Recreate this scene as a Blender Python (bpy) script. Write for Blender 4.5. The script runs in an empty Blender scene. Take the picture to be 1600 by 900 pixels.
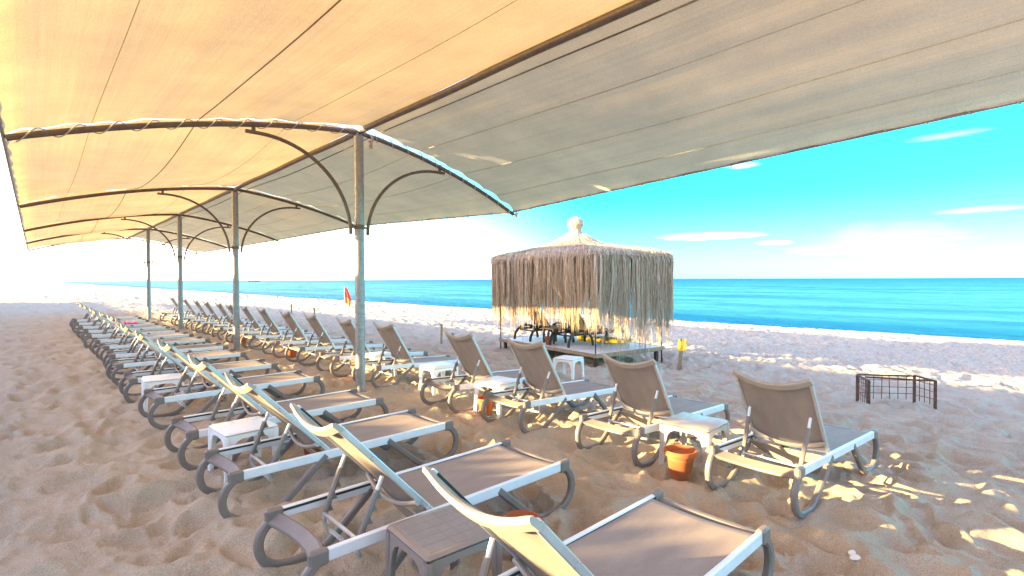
import bpy, math, random
import numpy as np
from mathutils import Vector, Matrix

R = math.radians
S = bpy.context.scene
C = S.collection
random.seed(7)

# ------------------------------------------------------------------ camera, sky, sun, exposure
EYE = 1.72
cam_d = bpy.data.cameras.new('camera'); cam = bpy.data.objects.new('camera', cam_d); C.objects.link(cam)
cam_d.sensor_width = 36; cam_d.lens = 18.0; cam_d.clip_start = .05; cam_d.clip_end = 30000
cam.location = (0, 0, EYE)
cam.rotation_euler = (R(90 - .97), R(0.2), R(-43.0))
S.camera = cam

SUN_EL, SUN_X, SUN_Y = R(10.9), -.85, .527
SUN_ROT = math.atan2(SUN_X, SUN_Y)
sd = bpy.data.lights.new('sun', 'SUN'); so = bpy.data.objects.new('sun', sd); C.objects.link(so)
sd.energy = 5.0; sd.angle = R(.5); sd.color = (1.0, .72, .33)
to_sun = Vector((math.sin(SUN_ROT) * math.cos(SUN_EL), math.cos(SUN_ROT) * math.cos(SUN_EL), math.sin(SUN_EL)))
so.rotation_euler = to_sun.to_track_quat('Z', 'Y').to_euler(); so.location = to_sun * 50

S.view_settings.view_transform = 'Standard'; S.view_settings.look = 'None'
S.view_settings.exposure = 2.98; S.view_settings.gamma = 1


class NT:
    """tiny node helper"""
    def __init__(s, tree): s.t = tree; s.n = tree.nodes; s.l = tree.links
    def add(s, kind, **kw):
        n = s.n.new(kind)
        for k, v in kw.items(): setattr(n, k, v)
        return n
    def put(s, sock, v):
        if isinstance(v, bpy.types.NodeSocket): s.l.new(v, sock)
        elif v is not None:
            if sock.type == 'RGBA' and not isinstance(v, (int, float)): v = tuple(v) + ((1,) if len(v) == 3 else ())
            sock.default_value = v
    def math(s, op, a, b=None, c=None, clamp=False):
        n = s.add('ShaderNodeMath', operation=op); n.use_clamp = clamp
        for i, v in enumerate((a, b, c)):
            if v is not None: s.put(n.inputs[i], v)
        return n.outputs[0]
    def mix(s, f, a, b, blend='MIX'):
        n = s.add('ShaderNodeMix', data_type='RGBA', blend_type=blend)
        s.put(n.inputs[0], f); s.put(n.inputs[6], a); s.put(n.inputs[7], b)
        return n.outputs[2]
    def noise(s, vec, scale, detail=3, rough=.55, dim='3D'):
        n = s.add('ShaderNodeTexNoise'); n.noise_dimensions = dim
        if vec is not None: s.l.new(vec, n.inputs['Vector'])
        n.inputs['Scale'].default_value = scale; n.inputs['Detail'].default_value = detail; n.inputs['Roughness'].default_value = rough
        return n.outputs[0]
    def ramp(s, f, stops, interp='LINEAR'):
        n = s.add('ShaderNodeValToRGB'); cr = n.color_ramp; cr.interpolation = interp
        while len(cr.elements) < len(stops): cr.elements.new(.5)
        for e, (p, c) in zip(cr.elements, stops):
            e.position = p; e.color = tuple(c) + (1,) if len(c) == 3 else c
        s.l.new(f, n.inputs[0]); return n.outputs[0]
    def range(s, v, a, b, c=0, d=1, smooth=False):
        n = s.add('ShaderNodeMapRange'); n.interpolation_type = 'SMOOTHSTEP' if smooth else 'LINEAR'
        s.put(n.inputs[0], v)
        for i, q in enumerate((a, b, c, d)): n.inputs[i + 1].default_value = q
        return n.outputs[0]
    def mapping(s, vec, scale=(1, 1, 1), rot=(0, 0, 0), loc=(0, 0, 0)):
        n = s.add('ShaderNodeMapping'); s.l.new(vec, n.inputs[0])
        n.inputs['Scale'].default_value = scale; n.inputs['Rotation'].default_value = rot; n.inputs['Location'].default_value = loc
        return n.outputs[0]
    def sep(s, v):
        n = s.add('ShaderNodeSeparateXYZ'); s.l.new(v, n.inputs[0]); return n.outputs
    def bump(s, h, strength=.3, dist=.01, normal=None):
        n = s.add('ShaderNodeBump'); n.inputs['Strength'].default_value = strength; n.inputs['Distance'].default_value = dist
        s.l.new(h, n.inputs['Height'])
        if normal is not None: s.l.new(normal, n.inputs['Normal'])
        return n.outputs[0]


# world: Nishita sky, slightly turquoise, white toward the horizon and toward the sun, a few small clouds
W = bpy.data.worlds.new('World'); S.world = W; W.use_nodes = True
w = NT(W.node_tree); bg = w.n['Background']
sky = w.add('ShaderNodeTexSky', sky_type='NISHITA'); sky.sun_disc = False
sky.sun_elevation = SUN_EL; sky.sun_rotation = SUN_ROT % (2 * math.pi)
sky.air_density = 1.0; sky.dust_density = .3; sky.ozone_density = 1.5
gen = w.add('ShaderNodeTexCoord').outputs['Generated']
gx, gy, gz = w.sep(gen)
sx, sy = math.sin(SUN_ROT), math.cos(SUN_ROT)
tosun = w.math('ADD', w.math('MULTIPLY', gx, sx), w.math('MULTIPLY', gy, sy))          # -1 away .. 1 toward the sun
tint = w.mix(w.range(gz, .23, .40, 0, 1, True), w.mix(w.range(tosun, -.35, .45, 0, 1, True), (.045, .58, .74), (1.10, .95, .90)), (1.38, .97, .95))
col = w.mix(1.0, sky.outputs[0], tint, 'MULTIPLY')
low = w.range(gz, -.02, .16, 1, 0, True)
lum = w.add('ShaderNodeRGBToBW'); w.l.new(sky.outputs[0], lum.inputs[0])
white = w.mix(1.0, lum.outputs[0], (1.42, 1.22, 1.08), 'MULTIPLY')
side = w.range(tosun, -.40, .62, 0, 1, True)
col = w.mix(w.math('MULTIPLY', low, w.math('MULTIPLY_ADD', side, .85, .09), clamp=True), col, white)
# clouds: noise stretched along the horizon, kept to a few flat streaks
az = w.math('ARCTAN2', gx, gy); el = w.math('ARCSINE', gz)
comb = w.add('ShaderNodeCombineXYZ'); w.l.new(az, comb.inputs[0]); w.l.new(el, comb.inputs[1])
wob = w.noise(w.mapping(comb.outputs[0], (22, 110, 1)), 1.0, 6, .65)
clouds = None
def px_dir(px, py): return (R(43) + math.atan((px - 800) / 800), math.atan((436 - py) / math.hypot(800, px - 800)))
for (px, py, rx, ry, st) in ((1105, 370, 74, 5.5, .8), (1208, 380, 28, 3.5, .5), (1156, 260, 26, 4.5, .6), (672, 357, 46, 7, .6), (1385, 372, 110, 24, .10),
                             (1290, 392, 60, 7, .25), (420, 330, 150, 22, .5), (1530, 330, 70, 5, .2), (90, 300, 120, 24, .5), (1480, 214, 60, 5, .25)):
    a0, e0 = px_dir(px, py); ca = math.cos(math.atan((px - 800) / 800))
    ra, re = rx / 800 * ca * ca, ry / 800 * ca
    da = w.math('DIVIDE', w.math('SUBTRACT', az, a0), ra); de = w.math('DIVIDE', w.math('SUBTRACT', el, e0), re)
    q = w.math('ADD', w.math('MULTIPLY', da, da), w.math('MULTIPLY', de, de))
    q = w.math('ADD', q, w.math('MULTIPLY', w.math('SUBTRACT', wob, .5), 3.2))
    m = w.math('MULTIPLY', w.range(q, 1.7, -.3, 0, 1, True), st)
    clouds = m if clouds is None else w.math('MAXIMUM', clouds, m)
cloudcol = w.mix(1.0, lum.outputs[0], (.62, .60, .60), 'MULTIPLY')
col = w.mix(clouds, col, cloudcol)
w.l.new(col, bg.inputs[0]); bg.inputs[1].default_value = .15

# ------------------------------------------------------------------ materials
MATS = {}
def material(name):
    m = bpy.data.materials.new(name); m.use_nodes = True; MATS[name] = m
    t = NT(m.node_tree); return m, t, t.n['Principled BSDF'], t.n['Material Output']

def plain(name, colr, rough=.5, metal=0, var=.12, scale=6, bump=.0, bscale=80, spec=.5, speck=0):
    m, t, p, o = material(name)
    pos = t.add('ShaderNodeTexCoord').outputs['Object']
    n = t.noise(pos, scale, 4, .6)
    info = t.add('ShaderNodeObjectInfo').outputs['Random']
    f = t.math('ADD', t.range(n, .3, .7, 1 - var, 1 + var), t.math('MULTIPLY_ADD', info, var * .7, -var * .35))
    c = t.mix(1.0, colr, f, 'MULTIPLY')
    if speck:
        d = t.noise(pos, scale * 9, 5, .7)
        c = t.mix(t.range(d, .58, .74, 0, speck), c, (.34, .27, .19))
    t.put(p.inputs['Base Color'], c); p.inputs['Metallic'].default_value = metal
    t.put(p.inputs['Roughness'], t.range(t.noise(pos, scale * 3, 3), .3, .7, max(0, rough - .1), min(1, rough + .12)))
    p.inputs['Specular IOR Level'].default_value = spec
    if bump: t.l.new(t.bump(t.noise(pos, bscale, 3), bump, .004), p.inputs['Normal'])
    return m

plain('taupe_plastic', (.185, .155, .140), .48, bump=.12, bscale=160, speck=.25)
plain('taupe_light', (.34, .29, .25), .5, bump=.1)
plain('white_aluminium', (.74, .76, .80), .38, .15, .06, speck=.12)
plain('silver_tube', (.55, .56, .58), .35, .55, .06)
plain('dark_rubber', (.03, .028, .028), .6)
plain('white_plastic', (.80, .80, .80), .38, 0, .04, speck=.08)
plain('cream_plastic', (.50, .45, .40), .42, 0, .06, speck=.12)
plain('brown_plastic', (.235, .198, .182), .42, 0, .06, speck=.12)
plain('terracotta', (.38, .115, .042), .75, 0, .18, 9, .25, 90, .3, speck=.15)
plain('soil', (.10, .07, .045), .95, 0, .3, 30, .8, 60)
plain('galvanised_steel', (.29, .29, .295), .45, .45, .22, 22, .1, 60, speck=.15)
plain('brown_paint_steel', (.14, .105, .085), .5, .1, .25, 12, .15, 60)
plain('rust', (.12, .068, .052), .85, 0, .35, 20, .5, 60, .2)
plain('weathered_wood', (.34, .25, .16), .8, 0, .25, 14, .4, 60, .2)
plain('dark_wood', (.10, .055, .038), .7, 0, .25, 12, .3, 70, .3)
plain('yellow_paint', (.72, .46, .06), .6, 0, .12, 10)
plain('yellow_float', (.72, .50, .02), .4, 0, .06, 4)
plain('deck_cover', (.78, .80, .84), .55, 0, .06, 4, .1, 40, speck=.2)
plain('dark_wicker', (.030, .024, .022), .5, 0, .3, 30, .6, 140)
plain('red_cloth', (.75, .03, .02), .8, 0, .08)
plain('orange_cloth', (.85, .17, .02), .8, 0, .08)
plain('pink_towel', (.80, .03, .22), .9, 0, .15, 8, .4, 200, .1)
plain('rope', (.52, .46, .38), .9, 0, .2, 30, .6, 200, .1)
plain('pale_rope', (.42, .42, .43), .7, 0, .1, 30)
plain('pebble', (.74, .71, .66), .6, 0, .12, 20)
plain('boat_white', (.78, .80, .84), .4)
plain('boat_dark', (.10, .14, .20), .4)
plain('dapple_leaf', (.07, .11, .035), .6, 0, .3, 3)  # for the added leaves that dapple the sun
plain('roof_tile', (.30, .15, .09), .8, 0, .25, 3, .4, 30)
plain('blocker_plaster', (.60, .55, .47), .9, 0, .1, 3)  # for the added unseen sun screen

def sling_mat(name, colr):
    m, t, p, o = material(name)
    uvw = t.add('ShaderNodeTexCoord').outputs['Object']
    wv = t.noise(t.mapping(uvw, (1, 1, 1)), 260, 2)
    big = t.noise(t.mapping(uvw, (1.5, 5, 1.5)), 2.0, 4, .6)
    dust = t.noise(uvw, 11, 6, .7)
    c = t.mix(1.0, colr, t.math('MULTIPLY', t.range(wv, .3, .7, .86, 1.14), t.range(big, .3, .7, .88, 1.1)), 'MULTIPLY')
    c = t.mix(t.range(dust, .52, .75, 0, .35), c, (.38, .31, .24))
    t.put(p.inputs['Base Color'], c); p.inputs['Roughness'].default_value = .62; p.inputs['Specular IOR Level'].default_value = .45
    t.l.new(t.bump(wv, .35, .002), p.inputs['Normal'])
    tr = t.add('ShaderNodeBsdfTranslucent'); t.put(tr.inputs[0], c)
    mx = t.add('ShaderNodeMixShader'); mx.inputs[0].default_value = .18
    t.l.new(p.outputs[0], mx.inputs[1]); t.l.new(tr.outputs[0], mx.inputs[2]); t.l.new(mx.outputs[0], o.inputs[0])
sling_mat('taupe_sling', (.34, .282, .25))

def cloth_mat():
    m, t, p, o = material('shade_cloth')
    pos = t.add('ShaderNodeTexCoord').outputs['Object']
    weave = t.noise(t.mapping(pos, (150, 60, 60)), 1.0, 2)
    streak = t.noise(t.mapping(pos, (22, .25, 3)), 1.0, 4, .62)
    blotch = t.noise(pos, 1.3, 4, .6)
    f = t.math('MULTIPLY', t.range(weave, .28, .72, .84, 1.14), t.math('MULTIPLY', t.range(streak, .3, .7, .93, 1.05), t.range(blotch, .3, .7, .86, 1.08)))
    wr = t.bump(streak, .10, .03); wr = t.bump(weave, .25, .004, wr)
    d = t.add('ShaderNodeBsdfDiffuse'); t.put(d.inputs[0], t.mix(1.0, (.88, .78, .77), f, 'MULTIPLY')); t.l.new(wr, d.inputs['Normal'])
    tr = t.add('ShaderNodeBsdfTranslucent'); t.put(tr.inputs[0], t.mix(1.0, (.40, .26, .053), f, 'MULTIPLY')); t.l.new(wr, tr.inputs['Normal'])
    tp = t.add('ShaderNodeBsdfTransparent'); tp.inputs[0].default_value = (1, .95, .88, 1)
    a = t.add('ShaderNodeMixShader'); a.inputs[0].default_value = .36
    t.l.new(d.outputs[0], a.inputs[1]); t.l.new(tr.outputs[0], a.inputs[2])
    b = t.add('ShaderNodeMixShader'); b.inputs[0].default_value = .04
    t.l.new(a.outputs[0], b.inputs[1]); t.l.new(tp.outputs[0], b.inputs[2])
    t.l.new(b.outputs[0], o.inputs[0])
cloth_mat()

def thatch_mat():
    m, t, p, o = material('thatch_straw')
    pos = t.add('ShaderNodeTexCoord').outputs['Object']
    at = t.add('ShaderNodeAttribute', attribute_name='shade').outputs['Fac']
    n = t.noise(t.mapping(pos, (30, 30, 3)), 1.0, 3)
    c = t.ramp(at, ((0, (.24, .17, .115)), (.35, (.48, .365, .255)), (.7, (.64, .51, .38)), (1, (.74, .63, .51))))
    c = t.mix(1.0, c, t.range(n, .3, .7, .8, 1.15), 'MULTIPLY')
    t.put(p.inputs['Base Color'], c); p.inputs['Roughness'].default_value = .7; p.inputs['Specular IOR Level'].default_value = .25
thatch_mat()

def sand_mat():
    m, t, p, o = material('beach_sand')
    pos = t.add('ShaderNodeTexCoord').outputs['Object']
    x, y, z = t.sep(pos)
    big = t.noise(pos, .35, 4, .6); mid = t.noise(pos, 3.2, 5, .6); fine = t.noise(pos, 190, 3, .7); grit = t.noise(pos, 900, 2, .7)
    c = t.mix(t.range(mid, .3, .7), (.44, .355, .258), (.55, .455, .338))
    c = t.mix(t.range(t.noise(pos, 38, 6, .8), .62, .74, 0, .45), c, (.20, .155, .11))
    c = t.mix(t.range(big, .35, .65, 0, .4), c, (.46, .375, .285))
    c = t.mix(1.0, c, t.math('MULTIPLY', t.range(fine, .25, .75, .50, 1.48), t.range(grit, .25, .75, .65, 1.35)), 'MULTIPLY')
    # toward the sea: paler, greyer shingle, individual pebbles as speckle
    far = t.range(t.math('ADD', x, t.math('MULTIPLY', t.math('SUBTRACT', big, .5), 5)), 9, 18, 0, 1, True)
    vor = t.add('ShaderNodeTexVoronoi'); vor.inputs['Scale'].default_value = 9; t.l.new(pos, vor.inputs['Vector'])
    peb = t.mix(t.range(t.noise(pos, 14, 4, .7), .3, .7), (.34, .275, .21), (.70, .59, .47))
    c = t.mix(t.math('MULTIPLY', far, .75), c, peb)
    # damp strip at the water's edge
    wet = t.range(t.math('ADD', z, t.math('MULTIPLY', t.math('SUBTRACT', mid, .5), .12)), -.86, -.98, 0, 1, True)
    c = t.mix(t.math('MULTIPLY', wet, .55), c, (.33, .25, .18))
    t.put(p.inputs['Base Color'], c)
    t.put(p.inputs['Roughness'], t.math('SUBTRACT', .95, t.math('MULTIPLY', wet, .5))); p.inputs['Specular IOR Level'].default_value = .2
    nb = t.bump(t.noise(pos, 17, 6, .68), .85, .035); nb = t.bump(fine, .9, .006, nb)
    nb = t.bump(t.math('MULTIPLY', vor.outputs['Distance'], far), .5, .05, nb)
    t.l.new(nb, p.inputs['Normal'])
sand_mat()

def sea_mat():
    m, t, p, o = material('sea_water')
    pos = t.add('ShaderNodeTexCoord').outputs['Object']
    x, y, z = t.sep(pos)
    n1 = t.noise(t.mapping(pos, (.10, .018, 1)), 1.0, 5, .6)
    n2 = t.noise(t.mapping(pos, (.012, .0035, 1)), 1.0, 4, .6)
    off = t.math('ADD', x, t.math('MULTIPLY', t.math('SUBTRACT', n2, .5), 60))
    c = t.ramp(t.range(t.math('LOGARITHM', t.math('MAXIMUM', off, 20), 10), 1.3, 3.6),
               ((0, (.003, .09, .16)), (.10, (.006, .13, .20)), (.17, (.050, .26, .32)), (.32, (.055, .28, .36)), (.60, (.018, .15, .26)), (1, (.004, .05, .14))))
    c = t.mix(t.range(n1, .42, .60, 0, .75), c, (.006, .10, .22))
    t.put(p.inputs['Base Color'], c); p.inputs['Roughness'].default_value = .28; p.inputs['Specular IOR Level'].default_value = .15
    w1 = t.noise(t.mapping(pos, (1.1, .35, 1)), 1.0, 4, .6); w2 = t.noise(t.mapping(pos, (5, 2, 1)), 1.0, 3, .6)
    nb = t.bump(w1, .9, .25); nb = t.bump(w2, .7, .05, nb); t.l.new(nb, p.inputs['Normal'])
    df = t.add('ShaderNodeBsdfDiffuse'); t.put(df.inputs[0], c); t.l.new(nb, df.inputs['Normal'])
    mx = t.add('ShaderNodeMixShader'); mx.inputs[0].default_value = .30
    t.l.new(df.outputs[0], mx.inputs[1]); t.l.new(p.outputs[0], mx.inputs[2]); t.l.new(mx.outputs[0], o.inputs[0])
sea_mat()
plain('sea_foam', (.85, .88, .90), .8, 0, .05, 4)

# ------------------------------------------------------------------ mesh helpers
class MB:
    def __init__(s): s.v = []; s.f = []; s.attr = []
    def add(s, vs, fs, a=None):
        o = len(s.v); s.v += [tuple(v) for v in vs]; s.f += [tuple(i + o for i in f) for f in fs]
        if a is not None: s.attr += [a] * len(vs)
    def box(s, c, size, rot=None, bev=0.0):
        x, y, z = (q / 2 for q in size); c = Vector(c)
        if bev > 0:
            b = min(bev, x * .9, y * .9, z * .9)
            prof = [(-x + b, -y), (x - b, -y), (x, -y + b), (x, y - b), (x - b, y), (-x + b, y), (-x, y - b), (-x, -y + b)]
            k1, k2 = (x - b) / x, (y - b) / y
            rings = [[(p * k1, q * k2, -z) for p, q in prof], [(p, q, -z + b) for p, q in prof], [(p, q, z - b) for p, q in prof], [(p * k1, q * k2, z) for p, q in prof]]
            vs = [Vector(v) for r in rings for v in r]
            fs = [tuple(range(7, -1, -1)), tuple(range(24, 32))]
            for r in range(3):
                for i in range(8): fs.append((r * 8 + i, r * 8 + (i + 1) % 8, r * 8 + 8 + (i + 1) % 8, r * 8 + 8 + i))
        else:
            vs = [Vector(q) for q in ((-x, -y, -z), (x, -y, -z), (x, y, -z), (-x, y, -z), (-x, -y, z), (x, -y, z), (x, y, z), (-x, y, z))]
            fs = [(3, 2, 1, 0), (4, 5, 6, 7), (0, 1, 5, 4), (1, 2, 6, 5), (2, 3, 7, 6), (3, 0, 4, 7)]
        if rot is not None: vs = [rot @ v for v in vs]
        s.add([v + c for v in vs], fs); return s
    def sweep(s, path, prof, up=(0, 0, 1), close=False, taper=None):
        """prof: 2-D outline in (side, up) of the moving frame"""
        P = [Vector(p) for p in path]; n = len(P); m = len(prof); vs = []
        up = Vector(up)
        for i in range(n):
            tg = (P[(i + 1) % n] - P[i - 1]) if close else (P[min(i + 1, n - 1)] - P[max(i - 1, 0)])
            tg.normalize(); sd_ = tg.cross(up)
            if sd_.length < 1e-4: sd_ = tg.cross(Vector((1, 0, 0)) if abs(tg.x) < .9 else Vector((0, 1, 0)))
            sd_.normalize(); u = sd_.cross(tg).normalized(); k = taper(i / (n - 1)) if taper else 1
            vs += [P[i] + sd_ * (a * k) + u * (b * k) for a, b in prof]
        fs = []
        for i in range(n if close else n - 1):
            j = (i + 1) % n
            for a in range(m):
                b = (a + 1) % m; fs.append((i * m + a, i * m + b, j * m + b, j * m + a))
        if not close: fs += [tuple(range(m - 1, -1, -1)), tuple((n - 1) * m + a for a in range(m))]
        s.add(vs, fs); return s
    def tube(s, path, r, n=8, up=(0, 0, 1), close=False, taper=None):
        return s.sweep(path, [(r * math.cos(2 * math.pi * k / n), r * math.sin(2 * math.pi * k / n)) for k in range(n)], up, close, taper)
    def grid(s, fn, nu, nv, thick=0.0):
        """fn(u,v) -> point; thick gives a closed slab along the local normal"""
        top = [[Vector(fn(i / nu, j / nv)) for j in range(nv + 1)] for i in range(nu + 1)]
        vs = [p for r in top for p in r]; W_ = nv + 1
        fs = [(i * W_ + j, (i + 1) * W_ + j, (i + 1) * W_ + j + 1, i * W_ + j + 1) for i in range(nu) for j in range(nv)]
        if thick:
            N = len(vs); low = []
            for i in range(nu + 1):
                for j in range(nv + 1):
                    a = top[min(i + 1, nu)][j] - top[max(i - 1, 0)][j]; b = top[i][min(j + 1, nv)] - top[i][max(j - 1, 0)]
                    low.append(top[i][j] - a.cross(b).normalized() * thick)
            vs = vs + low; fs += [tuple(N + q for q in reversed(f)) for f in fs]
            rim = [(i, 0) for i in range(nu)] + [(nu, j) for j in range(nv)] + [(i, nv) for i in range(nu, 0, -1)] + [(0, j) for j in range(nv, 0, -1)]
            for k in range(len(rim)):
                a = rim[k][0] * W_ + rim[k][1]; b = rim[(k + 1) % len(rim)][0] * W_ + rim[(k + 1) % len(rim)][1]
                fs.append((b, a, N + a, N + b))
        s.add(vs, fs); return s
    def lathe(s, prof, n=24, c=(0, 0, 0)):
        vs = [(c[0] + r * math.cos(2 * math.pi * k / n), c[1] + r * math.sin(2 * math.pi * k / n), c[2] + z) for r, z in prof for k in range(n)]
        fs = [(i * n + k, i * n + (k + 1) % n, (i + 1) * n + (k + 1) % n, (i + 1) * n + k) for i in range(len(prof) - 1) for k in range(n)]
        if prof[0][0] > 1e-5: fs.append(tuple(range(n - 1, -1, -1)))
        if prof[-1][0] > 1e-5: fs.append(tuple((len(prof) - 1) * n + k for k in range(n)))
        s.add(vs, fs); return s
    def prism(s, outline, axis_pts):
        """outline: list of 3-D points (planar, any shape) ; axis_pts: extrusion vector"""
        e = Vector(axis_pts); n = len(outline); vs = [Vector(p) for p in outline] + [Vector(p) + e for p in outline]
        fs = [tuple(range(n - 1, -1, -1)), tuple(range(n, 2 * n))] + [(i, (i + 1) % n, n + (i + 1) % n, n + i) for i in range(n)]
        s.add(vs, fs); return s
    def mesh(s, name, mat, smooth=False):
        me = bpy.data.meshes.new(name); me.from_pydata(s.v, [], s.f); me.update()
        if s.attr and len(s.attr) == len(s.v):
            a = me.attributes.new('shade', 'FLOAT', 'POINT'); a.data.foreach_set('value', s.attr)
        if mat: me.materials.append(MATS[mat])
        if smooth:
            me.polygons.foreach_set('use_smooth', [True] * len(me.polygons))
            me.set_sharp_from_angle(angle=R(38))
        return me
    def build(s, name, mat, parent=None, smooth=True):
        o = bpy.data.objects.new(name, s.mesh(name, mat, smooth)); C.objects.link(o)
        if parent is not None: o.parent = parent
        return o

def cr(pts, n=6):
    """Catmull-Rom through points"""
    P = [Vector(p) for p in pts]; P = [P[0] * 2 - P[1]] + P + [P[-1] * 2 - P[-2]]; out = []
    for i in range(1, len(P) - 2):
        a, b, c, d = P[i - 1:i + 3]
        for k in range(n):
            t = k / n
            out.append(.5 * ((2 * b) + (c - a) * t + (2 * a - 5 * b + 4 * c - d) * t * t + (3 * b - a - 3 * c + d) * t ** 3))
    out.append(P[-2]); return out
def rrect(w_, h_, b=.006):
    x, y = w_ / 2, h_ / 2; b = min(b, x * .8, y * .8)
    return [(-x + b, -y), (x - b, -y), (x, -y + b), (x, y - b), (x - b, y), (-x + b, y), (-x, y - b), (-x, -y + b)]

def tag(o, label=None, cat=None, group=None, kind=None):
    if label: o['label'] = label
    if cat: o['category'] = cat
    if group: o['group'] = group
    if kind: o['kind'] = kind
    return o
def empty(name, loc=(0, 0, 0), rz=0.0, label=None, cat=None, group=None):
    o = bpy.data.objects.new(name, None); C.objects.link(o); o.location = loc; o.rotation_euler = (0, 0, rz); o.empty_display_size = .1
    return tag(o, label, cat, group)
def copy_tree(o, parent=None):
    c = o.copy(); C.objects.link(c)
    if parent is not None: c.parent = parent
    for ch in o.children: copy_tree(ch, c)
    return c

# ------------------------------------------------------------------ noise for the terrain
def _hash(ix, iy, k):
    h = (ix.astype(np.int64) * 374761393 + iy.astype(np.int64) * 668265263 + k * 1442695041) & 0xffffffff
    h = ((h ^ (h >> 13)) * 1274126177) & 0xffffffff
    return ((h ^ (h >> 16)) & 0xffffff) / float(0xffffff)
def vnoise(x, y, k=0):
    ix, iy = np.floor(x), np.floor(y); fx, fy = x - ix, y - iy
    fx = fx * fx * fx * (fx * (fx * 6 - 15) + 10); fy = fy * fy * fy * (fy * (fy * 6 - 15) + 10)
    a, b, c, d = _hash(ix, iy, k), _hash(ix + 1, iy, k), _hash(ix, iy + 1, k), _hash(ix + 1, iy + 1, k)
    return (a + (b - a) * fx) * (1 - fy) + (c + (d - c) * fx) * fy
def worley(x, y, k=0):
    ix, iy = np.floor(x), np.floor(y); best = np.full(x.shape, 9.0); who = np.zeros(x.shape)
    for dx in (-1, 0, 1):
        for dy in (-1, 0, 1):
            cx, cy = ix + dx, iy + dy
            px, py = cx + .15 + .7 * _hash(cx, cy, k + 1), cy + .15 + .7 * _hash(cx, cy, k + 2)
            ang = _hash(cx, cy, k + 3) * 6.283; u, v = x - px, y - py
            uu = u * np.cos(ang) + v * np.sin(ang); vv = -u * np.sin(ang) + v * np.cos(ang)
            d = np.sqrt((uu * .8) ** 2 + (vv * 1.35) ** 2); m = d < best
            best = np.where(m, d, best); who = np.where(m, _hash(cx, cy, k + 5), who)
    return best, who
SEA = -1.0
FEET = [(hx_ + q, cy + s_ * .325) for hx_, ys_l in ((.98, (1.42, 2.86, 4.31, 5.67, 7.46, 9.12)), (3.98, (1.61, 2.96, 4.41, 5.68, 7.75))) for cy in ys_l for q in (.21, 1.74) for s_ in (-1, 1)]
def base(x):
    x = np.asarray(x, float)
    return np.interp(x, [-1e5, 3.6, 4.6, 8.5, 10.5, 29, 31, 34, 60, 1e5], [0, 0, -.03, -.27, -.36, -.93, -1.01, -1.3, -3.5, -4.0])
def ground_h(x, y):
    h = base(x) + (vnoise(x * .11, y * .05, 3) - .5) * .16 * np.clip((x - 12) / 10, 0, 1)
    h = h + (vnoise(x * .6, y * .6, 4) - .5) * .07 + (vnoise(x * 1.9 + 3, y * 1.9, 5) - .5) * .055
    wx, wy = x + (vnoise(x * 2.3, y * 2.3, 11) - .5) * .22, y + (vnoise(x * 2.3, y * 2.3, 12) - .5) * .22
    d, q = worley(wx * 2.5, wy * 2.5, 20)
    dent = np.clip(1 - d / .52, 0, 1); dent = dent * dent * (3 - 2 * dent)
    rim = np.exp(-((d - .56) / .14) ** 2)
    rg = (1 - np.abs(2 * vnoise(wx * 1.7 + 31, wy * 1.7, 50) - 1)) ** 2 * .060 + (1 - np.abs(2 * vnoise(wx * 4.1 + 11, wy * 4.1 + 5, 51) - 1)) ** 2 * .028
    h = h + rg - .04 - (dent * .075 - rim * .028) * (.35 + .9 * q)
    d3, q3 = worley(wx * 1.9 + 40, wy * 1.9 + 9, 80)
    h = h - np.clip((.36 - d3) / .12, 0, 1) * .034 * (q3 > .45) + np.exp(-((d3 - .42) / .07) ** 2) * .014 * (q3 > .45)
    d2, q2 = worley(wx * 5.3 + 7, wy * 5.3, 40)
    h = h - np.clip(1 - d2 / .5, 0, 1) ** 1.5 * .014 * q2
    rip = np.sin((wx * .5 + wy * 1.1) * 17 + 5 * vnoise(x * 1.2, y * 1.2, 30))
    h = h + rip * .006 * vnoise(x * .8, y * .8, 31) + (vnoise(x * 9, y * 9, 6) - .5) * .022 + (vnoise(x * 23, y * 23, 7) - .5) * .010
    for fx_, fy_ in FEET:      # sand pushed up round the lounger runners
        m = (np.abs(x - fx_) < .5) & (np.abs(y - fy_) < .3)
        if m.any():
            g = np.exp(-((x[m] - fx_) / .20) ** 2)
            h[m] = h[m] * (1 - .6 * g * np.exp(-((y[m] - fy_) / .10) ** 2)) + base(x[m]) * .6 * g * np.exp(-((y[m] - fy_) / .10) ** 2) + .030 * g * (np.exp(-((np.abs(y[m] - fy_) - .06) / .045) ** 2)) * (.5 + vnoise(x[m] * 9, y[m] * 9, 77))
    fade = np.clip((29.5 - x) / 3.0, 0, 1)
    return base(x) + (h - base(x)) * (.25 + .75 * fade)
def gz_at(x, y): return float(ground_h(np.array([float(x)]), np.array([float(y)]))[0])

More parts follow.
